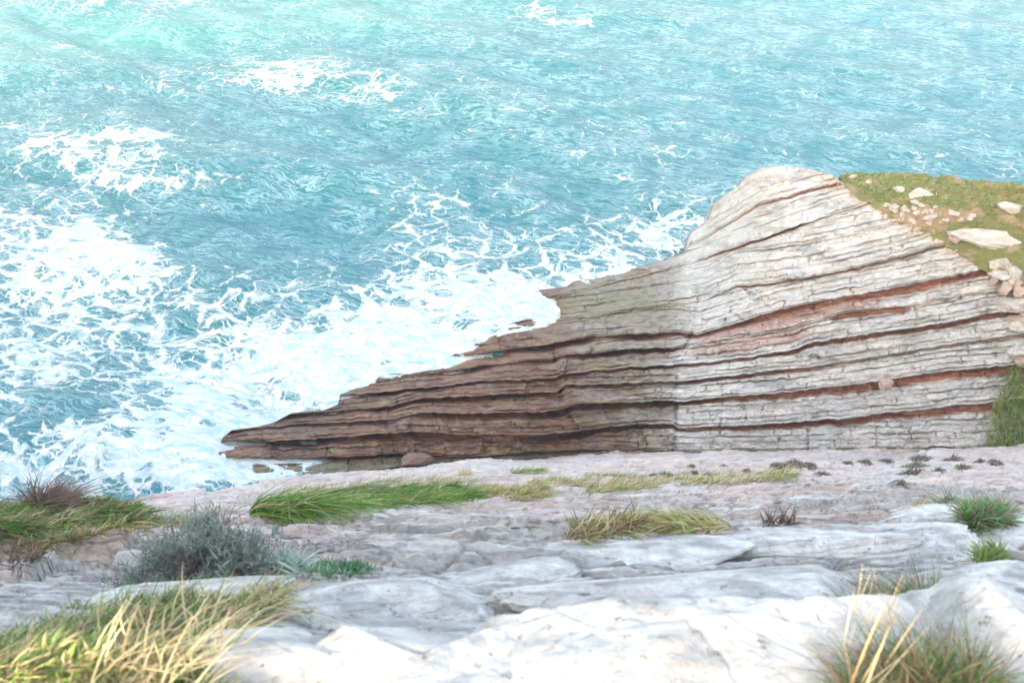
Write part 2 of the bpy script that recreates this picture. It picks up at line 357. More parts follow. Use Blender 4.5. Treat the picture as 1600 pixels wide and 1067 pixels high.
def head_base(x, y, margin=0.):
    S = SIL(x)+margin; o = np.maximum(S-y, 0); ye = np.maximum(y, S)
    z = zhead(x, ye)
    # foam inlets between the rock fingers
    drop = 1.1*sst(418, 404, x)*np.exp(-((y-692.5)/3.2)**4)+.9*sst(520, 430, x)*np.exp(-((y-720)/3.0)**4)+1.2*sst(0, 8, y-718)*sst(12, -2, x-(372+(752-y)*.5))
    drop = drop+1.5*sst(0, 5, y-(453+(x-833)*.66))*sst(499, 494, y)*sst(877, 869, x)*sst(824, 830, x)
    z = z-drop
    P = at_z(x, ye, z); oc = np.minimum(o, 120)
    P[..., 2] -= .0022*np.minimum(oc, 14)**2+.055*np.maximum(oc-14, 0)
    P[..., 1] += .030*oc; P[..., 0] -= np.where(x < 1200, .006, 0)*oc
    return P
head = empty("rock_headland", tuple(at_z(1000, 712, .5)))
tag(head, "layered limestone headland of pale and brown beds jutting into the foaming sea", "rock headland")
xs = np.arange(318, 1646, 1.15); NX = len(xs)
wav = [1.5*fbm2(xs/90., np.full(NX, 10.*k), 3, k)+1.3*fbm2(xs/14., np.full(NX, 5.*k), 3, k+30) for k in range(12)]
lines = [G[0](xs)+3]
for k in range(1, 11): lines.append(np.minimum(G[k](xs)+wav[k], lines[-1]-4.5))
lines.append(np.minimum(SIL(xs), lines[-1])-34)
parts = []   # (name, rows y, strat coordinate v, bed id, shale flag)
for k in range(11):
    y0, y1 = lines[k], lines[k+1]
    h = y0-y1; amp = A[k+1](xs) if k < 10 else np.zeros(NX)
    wpx = (WPX[k+1] if k < 10 else 1)*(WX[k+1](xs) if k+1 in WX else 1.)*(.35+.65*amp)
    wpx = wpx*(1+.35*noise2(xs/25., 3.+k*0)) if k < 10 else np.full(NX, 1.)
    wpx = np.minimum(wpx, .45*h)
    nb = int(np.clip(np.percentile(h, 85)*1.35, 14, 130)); ns = int(np.clip(np.percentile(wpx, 90)*1.4, 4, 26))
    e = np.linspace(0, 1, nb); e = np.concatenate([[0, .25/nb, .6/nb], e[1:]])   # crisp lower lip
    yb = y0[None]+(y1+wpx-y0)[None]*e[:, None]
    ys_ = (y1+wpx)[None]-wpx[None]*np.linspace(0, 1, ns)[:, None]
    parts.append(("limestone_bed", k, yb, y0, y1, wpx)); parts.append(("shale_seam", k, ys_, y0, y1, wpx))
if 1:
    extra = lines[0][None]+np.linspace(22, 0, 10)[:, None]
    parts.insert(0, ("bed_foot", 0, extra, lines[0]+22, lines[0], np.ones(NX)))
crk = [np.array(c_, float) for c_ in (
  [(1078, 395), (1084, 430), (1092, 465), (1082, 520), (1060, 560), (1056, 620), (1057, 668), (1050, 712)],
  [(866, 520), (868, 560), (878, 600), (884, 640), (908, 672)],
  [(1152, 446), (1180, 462), (1212, 488)], [(1240, 536), (1262, 556), (1318, 566)],
  [(646, 640), (642, 680), (640, 715)], [(1262, 672), (1262, 712)], [(1165, 505), (1130, 470), (1120, 440)])]
def head_disp(k, X, Yp, y0, y1, wpx, name):
    """outward displacement (m) and colour for a bed at photo coords"""
    h = (y0-y1)[None]; v = (y0[None]-Yp)/h; s_ = (y0[None]-Yp)
    a0 = A[k](xs)[None]; a1 = (A[k+1](xs) if k < 10 else np.zeros(NX))[None]
    lv_ = .25+.5*sst(1090, 1040, X); va = .85+lv_*noise2(X/75., X*0+k*4.3, 45); vb = .85+lv_*noise2(X/75., X*0+(k+1)*4.3, 45)
    a0 = np.clip(a0*va, 0, 1.1); a1 = np.clip(a1*vb, 0, 1.1); dp = .62+.35*sst(1080, 1030, X); R0 = .10+dp*a0; R1 = .06+dp*a1
    d = -R0*(1-sst(0, 2.0, s_))
    rest = (h-wpx[None])-s_     # px below the shale start
    d = d-.16*sst(14, 0, rest)*a1
    inS = np.clip(-rest/np.maximum(wpx[None], 1e-3), 0, 1)
    d = d-(R1-.16*a1)*np.clip(inS*1.3, 0, 1)**.8
    if name == "bed_foot": d = -R0*sst(0, -4, -(Yp-y1[None]))-.2
    # sub-beds
    rs = np.random.default_rng(100+k); strat = s_/(1+0*h)+1.3*noise2(X/120., s_/40.+k, 3)+.8*noise2(X/12., s_/9.+k, 4)
    spacing = 9.5 if k < 7 else 8.0
    hh = strat/spacing; base_i = np.floor(hh); fr = hh-base_i
    thr = .25+.5*hash2(base_i, k*7.+1)                                 # uneven spacing
    lay = base_i+(fr > thr); edge = np.minimum(np.abs(fr-thr), 1)*spacing
    la = hash2(lay, 13.+k); vis = np.clip(.55+1.5*noise2(X/80., base_i*1.37+k*9.1, 6), .1, 1)
    d = d-(.16+.06*sst(1040, 1080, X))*vis*np.exp(-(edge/1.0)**2)*(.4+hash2(base_i, k+55))
    d = d+.09*(la-.5)+.12*noise2(X/40., lay*3.7+k, 8)
    up = np.where(fr > thr, fr-thr, fr+1-thr)                        # each thin layer leans back a little
    d = d-.055*np.clip(up, 0, 1)
    # joints
    js = 30.+18*hash2(lay, 3.+k); jx = (X+4*noise2(s_/6., X/50., 2)+200*la)/js; ji = np.floor(jx); jf = jx-ji
    jt = .2+.6*hash2(ji, lay+k*5); je = np.abs(jf-jt)*js; blk = hash2(ji+(jf > jt), lay*1.3+k)
    jv = (hash2(ji, lay*2.1+k*3) > .5)*(.5+.8*hash2(ji+3, lay))
    je = np.abs(je+1.8*noise2(X/4., Yp/4., 51)); d = d-.12*jv*np.exp(-(je/1.1)**2)+.09*(blk-.5)
    f1, f2, cid = worley(X/19.+.35*noise2(X/11., Yp/11., 9), Yp/12.+.35*noise2(X/9., Yp/9., 10)+X/120., 3)
    d = d-.075*np.exp(-((f2-f1)/.07)**2)*sst(-.2, .3, noise2(X/60., Yp/40., 12))+.05*(cid-.5)
    left = sst(1075, 1040, X)
    bx_ = (X+97*k+5*noise2(Yp/5., X/9., 61)+s_*1.1*noise2(X/60., X*0+k*2.2, 62))/(95.+30*hash1(np.array(k*3.)))
    bi = np.floor(bx_); bn = bi+(bx_-bi > .25+.5*hash2(bi, k*5.+X*0)); d = d+(.05+.26*left)*(hash2(bn, k*11.+X*0)-.5)
    d = d+(.16+.26*left)*np.maximum(a0, .35)*(1-sst(0, .9, v))
    d = d+(.05+.13*left)*fbm2(X/60., Yp/16.+X/300., 3, 44)
    bd = np.abs(bx_-bi-(.25+.5*hash2(bi, k*5.+X*0)))*105+2.2*noise2(X/4., Yp/5., 72); d = d-.20*np.clip(.1+1.7*noise2(X/55., Yp/13.+k, 73), 0, 1)*(1 if k < 7 else .4)*np.exp(-(bd/1.5)**2)
    for c_ in crk:
        # distance to polyline
        dd = np.full(X.shape, 1e9)
        for (ax, ay), (bx, by) in zip(c_[:-1], c_[1:]):
            ux, uy = bx-ax, by-ay; tt = np.clip(((X-ax)*ux+(Yp-ay)*uy)/(ux*ux+uy*uy), 0, 1)
            dd = np.minimum(dd, np.hypot(X-ax-tt*ux, Yp-ay-tt*uy))
        dd = dd+2.6*noise2(X/6., Yp/6., 20)+4*np.abs(noise2(X/30., Yp/16., 22)); d = d-.36*np.clip(.55+1.3*noise2(X/23., Yp/23., 21), .1, 1)*np.exp(-(np.maximum(dd, 0)/3.0)**2)
    # blocks left of the joints are set back
    jx1 = np.interp(Yp, crk[0][:, 1], crk[0][:, 0]); d = d-.14*sst(10, -34, X-jx1+14*noise2(X/20., Yp/9., 71))*sst(500, 560, Yp)
    jx2 = np.interp(Yp, crk[1][:, 1], crk[1][:, 0]); d = d-.22*sst(2, -2, X-jx2)*sst(525, 535, Yp)
    d = d+.10*fbm2(X/45., Yp/30., 3, 14)+.045*fbm2(X/9., Yp/6., 3, 15)
    # colour
    N1 = fbm2(X/70., Yp/22., 4, 30); N2 = fbm2(X/14., Yp/6., 4, 31); N3 = fbm2(X/160., (strat+k*37)/5., 3, 32)
    wht = lerpc((.60, .59, .565), (.42, .42, .40), sst(-.1, .7, N1)); wht = lerpc(wht, (.66, .65, .62), sst(.1, .6, N2)*.8)
    wht = lerpc(wht, (.55, .44, .39), sst(.3, .65, N3)*.45)
    brn = lerpc((.165, .098, .074), (.235, .148, .107), sst(-.3, .5, N1)); brn = lerpc(brn, (.31, .26, .23), sst(.1, .7, N2)*.6)
    brn = lerpc(brn, (.31, .135, .09), sst(.1, .5, N3)*.7)
    gry = lerpc((.35, .315, .275), (.22, .185, .155), sst(-.3, .5, N2))
    xw = X+50*N1+14*N2
    c = lerpc(brn, gry, sst(840, 1010, xw-(Yp-600)*.5))
    xe = X-jx1+16*N1+12*N2+22*(hash2(lay, k*2.7)-.5)
    c = lerpc(c, wht, np.clip(.62*sst(-8-26*sst(600, 480, Yp), 5+18*sst(600, 480, Yp), xe)+.38*sst(-70, 10, xe+30*N1)+.55*sst(1000, 1090, X)*sst(520, 440, Yp), 0, 1))
    c = lerpc(c, (.30, .24, .12), .55*sst(.15, .5, fbm2(X/55., Yp/12., 3, 34))*sst(1060, 1000, X))
    c = lerpc(c, (.25, .25, .165), np.clip((k == 0)*sst(1350, 650, X)*.75*(1-.4*sst(0, .5, N2))+.8*np.exp(-((X-960)/90)**2-((Yp-475)/28)**2), 0, .85))
    c = lerpc(c, (.55, .40, .27), .6*sst(26, 4, (Yp-SIL(X))+14*N2)*sst(1230, 1320, X))
    shale = lerpc((.33, .145, .095), (.42, .22, .155), sst(-.3, .5, N2))
    dk = lerpc((.22, .11, .085), shale, sst(1000, 1150, X))
    f_ = np.clip(inS*3, 0, 1)*np.clip(.15+1.2*a1, 0, 1)*np.ones(X.shape)
    if name == "bed_foot": f_ = f_*0+.2
    f_ = np.maximum(f_, sst(2.5, .5, s_)*a0*(name == "limestone_bed"))
    if k == 5: f_ = np.maximum(f_, .0*X+.55*sst(.2, .5, v)*sst(1060, 1100, X)*sst(1290, 1240, X))
    if k == 6: f_ = np.maximum(f_, .7*sst(1080, 1110, X)*sst(1440, 1300, X)*sst(.0, .3, v+.3*N2))
    c = lerpc(c, dk, np.clip(f_, 0, 1))
    # tide-wet rock near the water is darker and redder
    return d, c
for name, k, Yr, y0, y1, wpx in parts:
    X = np.broadcast_to(xs[None], Yr.shape).copy()
    P = head_base(X, Yr); d, c = head_disp(k, X, Yr, y0, y1, wpx, name)
    lowz = np.clip(P[..., 2]/.8, .25, 1)
    ry = ray(X, Yr); ry /= np.linalg.norm(ry, axis=-1)[..., None]
    P = P-ry*(d*np.where(P[..., 1] > 0, 1, 1))[..., None]
    c = lerpc(c, np.array([.15, .11, .095]), .55*sst(.5, .0, P[..., 2]))
    pn = {"bed_foot": "bed_foot"}.get(name, name)
    o = mesh_obj(pn, P, grid_faces(*X.shape), M_shale if name == "shale_seam" else M_bed, np.clip(c, .02, .9), head)

# ------------------------------------------------------------------ grassy top of the headland
TOP = L((1290, 262), (1312, 276), (1335, 273), (1400, 273), (1480, 278), (1520, 283), (1560, 288), (1640, 297), (1760, 305))
EDGE = L((1290, 276), (1314, 290), (1335, 304), (1380, 331), (1430, 358), (1478, 385), (1500, 396), (1548, 432), (1600, 470), (1760, 520))
ctop = np.array([(1300, 272, 6.6), (1314, 286, 6.8), (1335, 300, 7.0), (1335, 280, 7.1), (1380, 327, 6.95), (1430, 354, 6.75), (1478, 381, 6.5), (1548, 415, 6.15), (1600, 470, 5.3), (1400, 275, 7.7), (1480, 280, 7.9), (1560, 290, 8.3), (1640, 298, 8.8),
  (1450, 320, 7.5), (1560, 350, 7.3), (1640, 350, 7.7), (1640, 420, 6.6), (1760, 306, 9.5), (1760, 420, 8), (1760, 520, 6)])
ztop = tps(ctop[:, :2], ctop[:, 2], .01)
def top_point(x, y):
    T = TOP(x); o = np.clip(T-y, 0, 60); z = ztop(x, np.maximum(y, T)); P = at_z(x, np.maximum(y, T), z)
    P[..., 2] += .10*fbm2(x/25., y/14., 4, 41); P[..., 2] -= .006*np.minimum(o, 12)**2+.14*np.maximum(o-12, 0); P[..., 1] += .05*o
    return P
xt = np.arange(1314, 1760, 1.6); vt = np.linspace(0, 1, 150)
Xt = np.broadcast_to(xt, (150, len(xt))); Yt = EDGE(xt)[None]+(TOP(xt)-50-EDGE(xt))[None]*vt[:, None]
Pt = top_point(Xt, Yt)
ng = fbm2(Xt/40., Yt/16., 4, 42)
ct = lerpc((.16, .17, .06), (.30, .22, .14), sst(.1, .6, ng+.8*np.exp(-((Yt-335)/18)**2-((Xt-1450)/90)**2)))
M_soil = rock_mat("turf and soil", 7, .05, .8, var=.45)
o = mesh_obj("grassy_ground", Pt, grid_faces(*Xt.shape), M_soil, ct); tag(o, "olive turf and bare soil covering the top of the headland", "turf", kind="structure")

# ================================================================== THE SEA
th = np.radians(np.linspace(-47, 47, 1500)); rr = [17.0]
while rr[-1] < 118: rr.append(rr[-1]*1.00212)
while rr[-1] < 6000: rr.append(rr[-1]*1.06)
rr = np.array(rr); R_, T_ = np.meshgrid(rr, th, indexing='ij'); Xs, Ys = R_*np.sin(T_), R_*np.cos(T_)
print("sea", Xs.shape)
rs = np.random.default_rng(5); Zs = np.zeros_like(Xs)
wx = Xs+1.2*noise2(Xs/9, Ys/9, 50); wy = Ys+1.2*noise2(Xs/9, Ys/9, 51)
for lam, n in ((16, 3), (8, 5), (4.2, 7), (2.2, 9), (1.1, 9), (.6, 7)):
    acc = 0
    for i in range(n):
        a = math.radians(68)+rs.normal(0, .33); l = lam*rs.uniform(.75, 1.3); ph = rs.uniform(0, 6.28)
        s = .5+.5*np.sin((wx*math.cos(a)+wy*math.sin(a))*2*math.pi/l+ph+1.5*noise2(Xs/l/3, Ys/l/3, i+lam))
        acc = acc+(1-np.sqrt(1-s*.97))*1.0
    acc = acc/math.sqrt(n); amp = .062*lam**.92
    env = .75+.6*noise2(Xs/(lam*5), Ys/(lam*5), 60+lam)
    Zs += amp*acc*env*(1.45 if lam > 7 else 1)
fade = 1-sst(110, 160, R_); Zs = (Zs-Zs.mean())*fade
spx, spy = to_px(Xs, Ys, Zs)
foam = np.full(Xs.shape, .05)
sl_ = np.interp(spx, [300, 340, 450, 530, 700, 850, 890, 1070, 1090, 1200], [720, 700, 655, 640, 565, 490, 445, 395, 345, 262]); foam += .5*np.exp(-np.abs(spy-sl_)/24)*(spx > 330)*sst(1130, 900, spx)
wpx_, wpy_ = spx+55*fbm2(Xs/7, Ys/7, 3, 70), spy+26*fbm2(Xs/7, Ys/7, 3, 71)
for bx, by, rx, ry_, s in [(60, 520, 210, 130, .46), (180, 440, 190, 60, .2), (300, 650, 170, 90, .6), (100, 730, 260, 60, .42), (470, 560, 190, 70, .6), (610, 515, 130, 55, .45), (800, 478, 95, 36, .9), (860, 480, 40, 22, .9), (700, 440, 170, 45, .38),
    (130, 395, 120, 60, .3), (40, 360, 100, 50, .25), (900, 385, 210, 40, .27), (690, 350, 120, 50, .22), (1020, 350, 90, 40, .30), (1075, 372, 40, 24, .3), (430, 105, 100, 32, .36), (550, 148, 50, 24, .34), (400, 135, 80, 24, .22),
    (860, 28, 34, 18, .45), (240, 4, 190, 9, .35), (120, 212, 85, 26, .30), (215, 215, 60, 22, .3), (1575, 270, 40, 18, .4), (1460, 240, 120, 20, .16), (98, 70, 18, 7, .7), (200, 290, 150, 36, .24), (90, 260, 110, 40, .2), (620, 300, 150, 30, .12), (500, 500, 120, 40, .12), (980, 250, 120, 30, .10),
    (390, 720, 110, 30, .75), (430, 680, 60, 30, .7), (540, 610, 50, 30, .6), (680, 545, 50, 22, .6), (150, 620, 75, 45, -.35), (350, 400, 90, 45, -.12), (620, 420, 90, 30, -.0), (480, 300, 110, 50, -.08), (620, 490, 40, 14, -.2), (120, 650, 90, 30, -.22)]:
    foam += (1.0 if bx < 500 else .88)*s*np.exp(-(((wpx_-bx)/rx)**2+((wpy_-by)/ry_)**2)**1.1)
# foam collects on crests a little
foam = np.clip(foam+.05*np.clip(Zs/.25, -1, 1), 0, 1.2)
Zs = Zs+.10*np.clip(foam-.45, 0, 1)*fbm2(Xs*1.3, Ys*1.3, 4, 75)*fade+.03*foam*fbm2(Xs*4, Ys*4, 3, 76)*fade
shallow = np.exp(-((spx-110)/260)**2-((spy-60)/42)**2)+.8*np.exp(-((spx-520)/200)**2-((spy-25)/26)**2)+.5*np.exp(-((spx-1250)/150)**2-((spy-15)/16)**2)
m, t, p = mat("sea water"); b = NB(t); P0 = b.pos(); fo = b.attr("foam").outputs["Fac"]; sh = b.attr("shallow").outputs["Fac"]
wv = b.n("ShaderNodeVectorMath", operation='MULTIPLY_ADD'); nz = b.noise(P0, .45, 3, .5, out=1)
b.put(wv.inputs[0], nz); wv.inputs[1].default_value = (1.8, 1.8, 0); b.put(wv.inputs[2], P0); W1 = wv.outputs[0]
nzb = b.noise(P0, 3.2, 3, .55, out=1); wv2 = b.n("ShaderNodeVectorMath", operation='MULTIPLY_ADD'); b.put(wv2.inputs[0], nzb); wv2.inputs[1].default_value = (.28, .28, 0); b.put(wv2.inputs[2], W1); W2 = wv2.outputs[0]
flat = b.mapping(W2, (1, 1, 0)); flats = b.mapping(b.mapping(W2, rot=(0, 0, math.radians(18))), (.8, 1.6, 0))
v1 = b.vor(flat, .75); v2 = b.vor(flats, 1.9); v3 = b.vor(flats, 5.0)
rd = b.math('ABSOLUTE', b.math('SUBTRACT', b.noise(flats, 1.1, 7, .62), .5))
rd2 = b.math('ABSOLUTE', b.math('SUBTRACT', b.noise(flats, 3.3, 6, .65), .5))
cells = b.math('MINIMUM', b.math('MULTIPLY', v1, 1.0), b.math('ADD', b.math('MULTIPLY', v2, 1.1), .04))
cells = b.math('MINIMUM', cells, b.math('ADD', b.math('MULTIPLY', v3, 1.3), .13))
cells = b.math('ADD', b.math('MULTIPLY', cells, 1.05), b.math('MULTIPLY', rd, .75)); cells = b.math('ADD', cells, b.math('MULTIPLY', rd2, .45))
fn = b.noise(flats, .45, 6, .65); dens = b.math('ADD', fo, b.math('MULTIPLY', b.math('SUBTRACT', fn, .5), 1.15))
fs = b.noise(flats, 14, 4, .7)
thr = b.math('SUBTRACT', b.math('MULTIPLY', dens, .40), .0); thr = b.math('ADD', thr, b.math('MULTIPLY', b.math('SUBTRACT', fs, .5), .12))
mask = b.ss(b.math('SUBTRACT', thr, cells), -.03, .07)
milk = b.ss(dens, .35, 1.1)
wc = b.mix(sh, (.022, .185, .225, 1), (.05, .29, .27, 1)); big = b.noise(b.mapping(P0, (1, 1, 0)), .06, 3, .5)
sx = b.n("ShaderNodeSeparateXYZ"); b.put(sx.inputs[0], P0)
wc = b.mix(b.ss(sx.outputs[0], -5, 40, 0, .8), wc, (.05, .21, .275, 1))  # bluer towards the right: sky reflection painted into the water colour
wc = b.mix(b.ss(big, .35, .65), wc, b.mix(.35, wc, (.03, .17, .2, 1)))
wc = b.mix(b.math('MULTIPLY', milk, .75), wc, (.22, .45, .48, 1))
sv = b.mapping(b.mapping(W1, rot=(0, 0, math.radians(22))), (.38, 2.4, 0))
st = b.math('ABSOLUTE', b.math('SUBTRACT', b.noise(sv, 1.9, 9, .68), .5)); sm = b.ss(b.noise(b.mapping(P0, (1, 1, 0)), .35, 4, .6), .35, .7)
stk = b.math('MULTIPLY', b.ss(st, .06, .0), b.math('ADD', .26, b.math('MULTIPLY', sm, .60)))
wc = b.mix(stk, wc, (.40, .60, .66, 1))  # pale streaks: foam threads and sky reflections painted into the colour
fcol = b.mix(b.ss(b.noise(flats, 1.6, 6, .7), .35, .62), (.42, .60, .63, 1), (.78, .80, .80, 1))
colr = b.mix(mask, wc, fcol)
t.links.new(colr, p.inputs["Base Color"]); t.links.new(b.math('ADD', .09, b.math('MULTIPLY', mask, .7)), p.inputs["Roughness"]); p.inputs["IOR"].default_value = 1.33
rip = b.noise(b.mapping(b.mapping(W1, rot=(0, 0, math.radians(22))), (.6, 2.3, 0)), 3.4, 6, .62); rip2 = b.noise(b.mapping(b.mapping(P0, rot=(0, 0, math.radians(25))), (.7, 1.8, 0)), 8, 4, .6)
hgt = b.math('ADD', b.math('MULTIPLY', rip, .9), b.math('MULTIPLY', rip2, .25)); hgt = b.math('ADD', hgt, b.math('MULTIPLY', mask, .35))
t.links.new(b.bump(hgt, .75, .14), p.inputs["Normal"])
sea = mesh_obj("sea", np.stack([Xs, Ys, Zs], -1), grid_faces(*Xs.shape), m, attrs={"foam": foam, "shallow": np.clip(shallow, 0, 1)})
tag(sea, "turquoise sea streaked with white foam below the cliffs", "sea", kind="structure")

# ================================================================== ROCKS
def in_poly(poly, n, seed):
    rs = np.random.default_rng(seed); poly = np.array(poly, float); lo, hi = poly.min(0), poly.max(0); out = []
    while len(out) < n:
        p = rs.uniform(lo, hi, (n*2, 2)); x, y = p[:, 0], p[:, 1]; ins = np.zeros(len(p), bool)
        for i in range(len(poly)):
            (ax, ay), (bx, by) = poly[i], poly[i-1]
            cnd = ((ay > y) != (by > y)); ins ^= cnd & (x < (bx-ax)*(y-ay)/((by-ay) if by != ay else 1e-9)+ax)
        out.extend(p[ins])
    return np.array(out[:n])
def ico(n):
    import bmesh
    bm = bmesh.new(); bmesh.ops.create_icosphere(bm, subdivisions=n, radius=1)
    V = np.array([v.co[:] for v in bm.verts]); Fc = np.array([[v.index for v in f.verts] for f in bm.faces]); bm.free(); return V, Fc
_ico = {n: ico(n) for n in (4, 6, 7)}
def make_rock(name, loc, size, rz=0., tilt=(0, 0), seed=1, n=4, col=(.6, .58, .53), col2=(.45, .44, .41), rough=.06, m=None, cuts=9, boxy=4.):
    V, Fc = _ico[n]; rs = np.random.default_rng(seed); P = V/((np.abs(V)**boxy).sum(1)**(1/boxy))[:, None]
    for _ in range(cuts):
        nn = rs.normal(size=3); nn /= np.linalg.norm(nn); c_ = rs.uniform(.62, .95); P = P-np.maximum(P@nn-c_, 0)[:, None]*nn*.92
    q_ = V*1.3+seed*7.7; f = noise3(q_[:, 0]*1.2, q_[:, 1]*1.2, q_[:, 2]*1.2)*.5; fq = 1; a = 1
    for i in range(5 if n > 4 else 3):
        f = f+a*.45*noise3(q_[:, 0]*2.4*fq, q_[:, 1]*2.4*fq, q_[:, 2]*3.2*fq+i); fq *= 2.1; a *= .55
    P = P*(1+rough*2*f)[:, None]; P = P*np.array(size)*.5
    cx, sx = math.cos(tilt[0]), math.sin(tilt[0]); cy, sy = math.cos(tilt[1]), math.sin(tilt[1]); cz, sz = math.cos(rz), math.sin(rz)
    Rm = np.array([[cz, -sz, 0], [sz, cz, 0], [0, 0, 1]])@np.array([[1, 0, 0], [0, cx, -sx], [0, sx, cx]])@np.array([[cy, 0, sy], [0, 1, 0], [-sy, 0, cy]])
    P = P@Rm.T
    cc = lerpc(col, col2, sst(-.25, .6, f+.6*noise3(V[:, 0]*3+seed, V[:, 1]*3, V[:, 2]*3)))
    o = mesh_obj(name, P, Fc, m or M_near, cc); o.location = tuple(loc); return o
WHT, GRY, PNK = (.70, .685, .66), (.44, .44, .43), (.55, .43, .38)
near_rocks = [  # photo centre of the visible face, distance, size, label
 ((585, 1085), (.62, .42, .40), .10, 11, "sunlit rounded white boulder at the bottom of the slope, left of the split boulder"),
 ((1120, 1075), (.80, .50, .42), .10, 12, "broad pale boulder with a sunlit left edge beside the dry straw tuft"),
 ((1590, 1040), (.55, .60, .46), -.2, 13, "large grey boulder at the right edge behind the green clump"),
 ((800, 1100), (.42, .36, .25), .3, 14, "grey speckled rock wedged between the two sunlit boulders"),
 ((400, 1050), (.40, .34, .20), .3, 15, "smooth grey rock between the long grass and the white boulder"),
 ((565, 935), (.62, .24, .15), .22, 16, "long grey block lying below the pink slab, left of the cracked ledge"),
 ((1230, 975), (.70, .30, .2), .12, 17, "low white ledge stone behind the dry straw tuft"),
]
for (x, y), sz_, rz, sd, lab in near_rocks:
    p_ = hit([x], [y])[0]; p_[2] -= sz_[2]*.22
    o = make_rock("boulder", p_, sz_, rz, (-.35, .05), sd, 7, WHT, GRY, .045, boxy=3.2, cuts=12); tag(o, lab, "boulder", "pale boulders on the near slope")
mid_rocks = [((1210, 842), (.95, .3, .2), .15, "low rounded white hump on the slope above the straw tuft"), ((1455, 800), (.95, .36, .3), .22, "long smooth white boulder left of the bushy green plant"), ((1580, 835), (.6, .4, .28), .2, "white boulder at the right edge below the bushy green plant"),
 ((960, 868), (.9, .35, .16), .12, "wide flat pale rock in the middle of the near slope"), ((1340, 850), (.9, .3, .22), .16, "lumpy white rock above the tall dry stalks"), ((1545, 915), (.35, .25, .18), .3, "small white stone under the small green tuft at the right"),
 ((1500, 860), (.3, .2, .14), .3, "small white stone left of the small green tuft"), ((740, 905), (.55, .24, .16), .2, "pale block with a brown broken end beside the long grey block"), ((1120, 915), (.9, .3, .15), .1, "flat bluish rock behind the broad pale boulder"), ((290, 925), (.6, .2, .14), .1, "pale flat rock right under the grey woody bush")]
for i, ((x, y), sz_, rz, lab) in enumerate(mid_rocks):
    p_ = hit([x], [y])[0]; p_[2] -= sz_[2]*.15
    o = make_rock("boulder", p_, (sz_[0]*1.15, sz_[1], sz_[2]*.62), rz, (-.55, .03), 30+i, 6, WHT, GRY, .05, boxy=3., cuts=10); tag(o, lab, "boulder", "pale boulders on the near slope")
top_rocks = [((1405, 290), (.5, .4, .35), "small rounded pale boulder left of the larger boulder on the turf"), ((1439, 298), (.85, .5, .42), "oval pale boulder standing out on the turf"), ((1432, 311), (.45, .3, .2), "pinkish stone tucked below the oval boulder"),
 ((1581, 318), (.95, .5, .38), "long white boulder near the right end of the turf"), ((1357, 281), (.22, .2, .14), "tiny pale stone near the turf's left tip"), ((1335, 271), (.4, .3, .2), "orange tinted rock on the skyline at the turf's left tip"), ((1397, 321), (.4, .3, .2), "pink stone at the cliff edge above the rubble"), ((1411, 330), (.33, .28, .22), "white stone in the rubble patch at the cliff edge"),
 ((1434, 327), (.5, .2, .14), "flat white stone right of the rubble patch"), ((1458, 331), (.9, .28, .14), "long pink slab of stone on bare soil"), ((1480, 339), (.3, .18, .08), "thin pale flake below the long pink slab"), ((1492, 326), (.5, .25, .14), "pale flat stone right of the long pink slab"), ((1517, 334), (.3, .2, .12), "pinkish pebble at the right of the bare soil")]
for i, ((x, y), sz_, lab) in enumerate(top_rocks):
    p_ = top_point(np.array([x*1.]), np.array([y+6.]))[0]; p_[2] += sz_[2]*.02
    o = make_rock("boulder", p_, sz_, .1*i-.4, (0.1, .1*(i % 3-1)), 60+i, 4, (.55, .47, .43) if "pink" in lab or "orange" in lab else (.62, .58, .54), (.5, .46, .42), .06, m=M_bed); tag(o, lab, "boulder", "stones on the headland turf")
c_ = in_poly([(1372, 322), (1400, 318), (1500, 326), (1530, 340), (1470, 360), (1420, 345)], 34, 700); rs = np.random.default_rng(701)
for i in range(34):
    p_ = top_point(c_[i:i+1, 0], c_[i:i+1, 1])[0]; s_ = rs.uniform(.08, .2)
    tag(make_rock("small_stone", p_, (s_*1.5, s_, s_*.8), rs.uniform(0, 3), (0, 0), 700+i, 4, (.62, .56, .5), (.5, .42, .36), .07, m=M_bed, cuts=6), "small pale stone scattered on the bare soil of the headland top", "stone", "small stones on the bare soil patch")
c_ = in_poly([(1552, 412), (1640, 400), (1640, 570), (1582, 565), (1560, 470)], 26, 710)
for i in range(26):
    x, y = c_[i]; p_ = head_base(np.array([x]), np.array([y]), -400)[0]-ray(x, y)*.12; s_ = rs.uniform(.25, .7)
    tag(make_rock("small_stone", p_, (s_*1.5, s_, s_*.9), rs.uniform(0, 3), (rs.uniform(-.4, .4), 0), 740+i, 4, [(.62, .56, .5), (.58, .44, .36), (.66, .63, .58)][i % 3], (.5, .42, .36), .08, m=M_bed, cuts=16, boxy=3), "angular stone in the loose rubble at the right end of the cliff", "stone", "rubble at the right end of the cliff")
edge_rocks = [((1575, 377), (4.2, .9, .85), -.05, "big pale flat slab resting on the turf edge at the right"), ((1508, 368), (.8, .7, .5), .2, "pale block at the left end of the big flat slab"), ((1565, 430), (1.1, .6, .3), .1, "white flat stone under the big slab"), ((1590, 425), (.8, .6, .5), .3, "white angular rock at the right edge under the big slab"),
 ((1570, 450), (.6, .5, .5), 1, "pinkish round rock in the tumbled pile"), ((1592, 455), (.55, .5, .5), .5, "pink angular rock in the tumbled pile at the right edge"), ((1553, 438), (.4, .3, .5), .8, "upright orange stone at the end of the upper bed"), ((1585, 478), (1.1, .6, .6), .2, "pale rounded block below the tumbled pile"),
 ((1592, 510), (.8, .5, .5), .2, "white block at the right edge of the cliff"), ((1588, 548), (.7, .5, .35), .1, "flat grey stone above the hanging grass"), ((1490, 372), (.35, .5, .35), .6, "small red wedge stone in the notch of the cliff edge")]
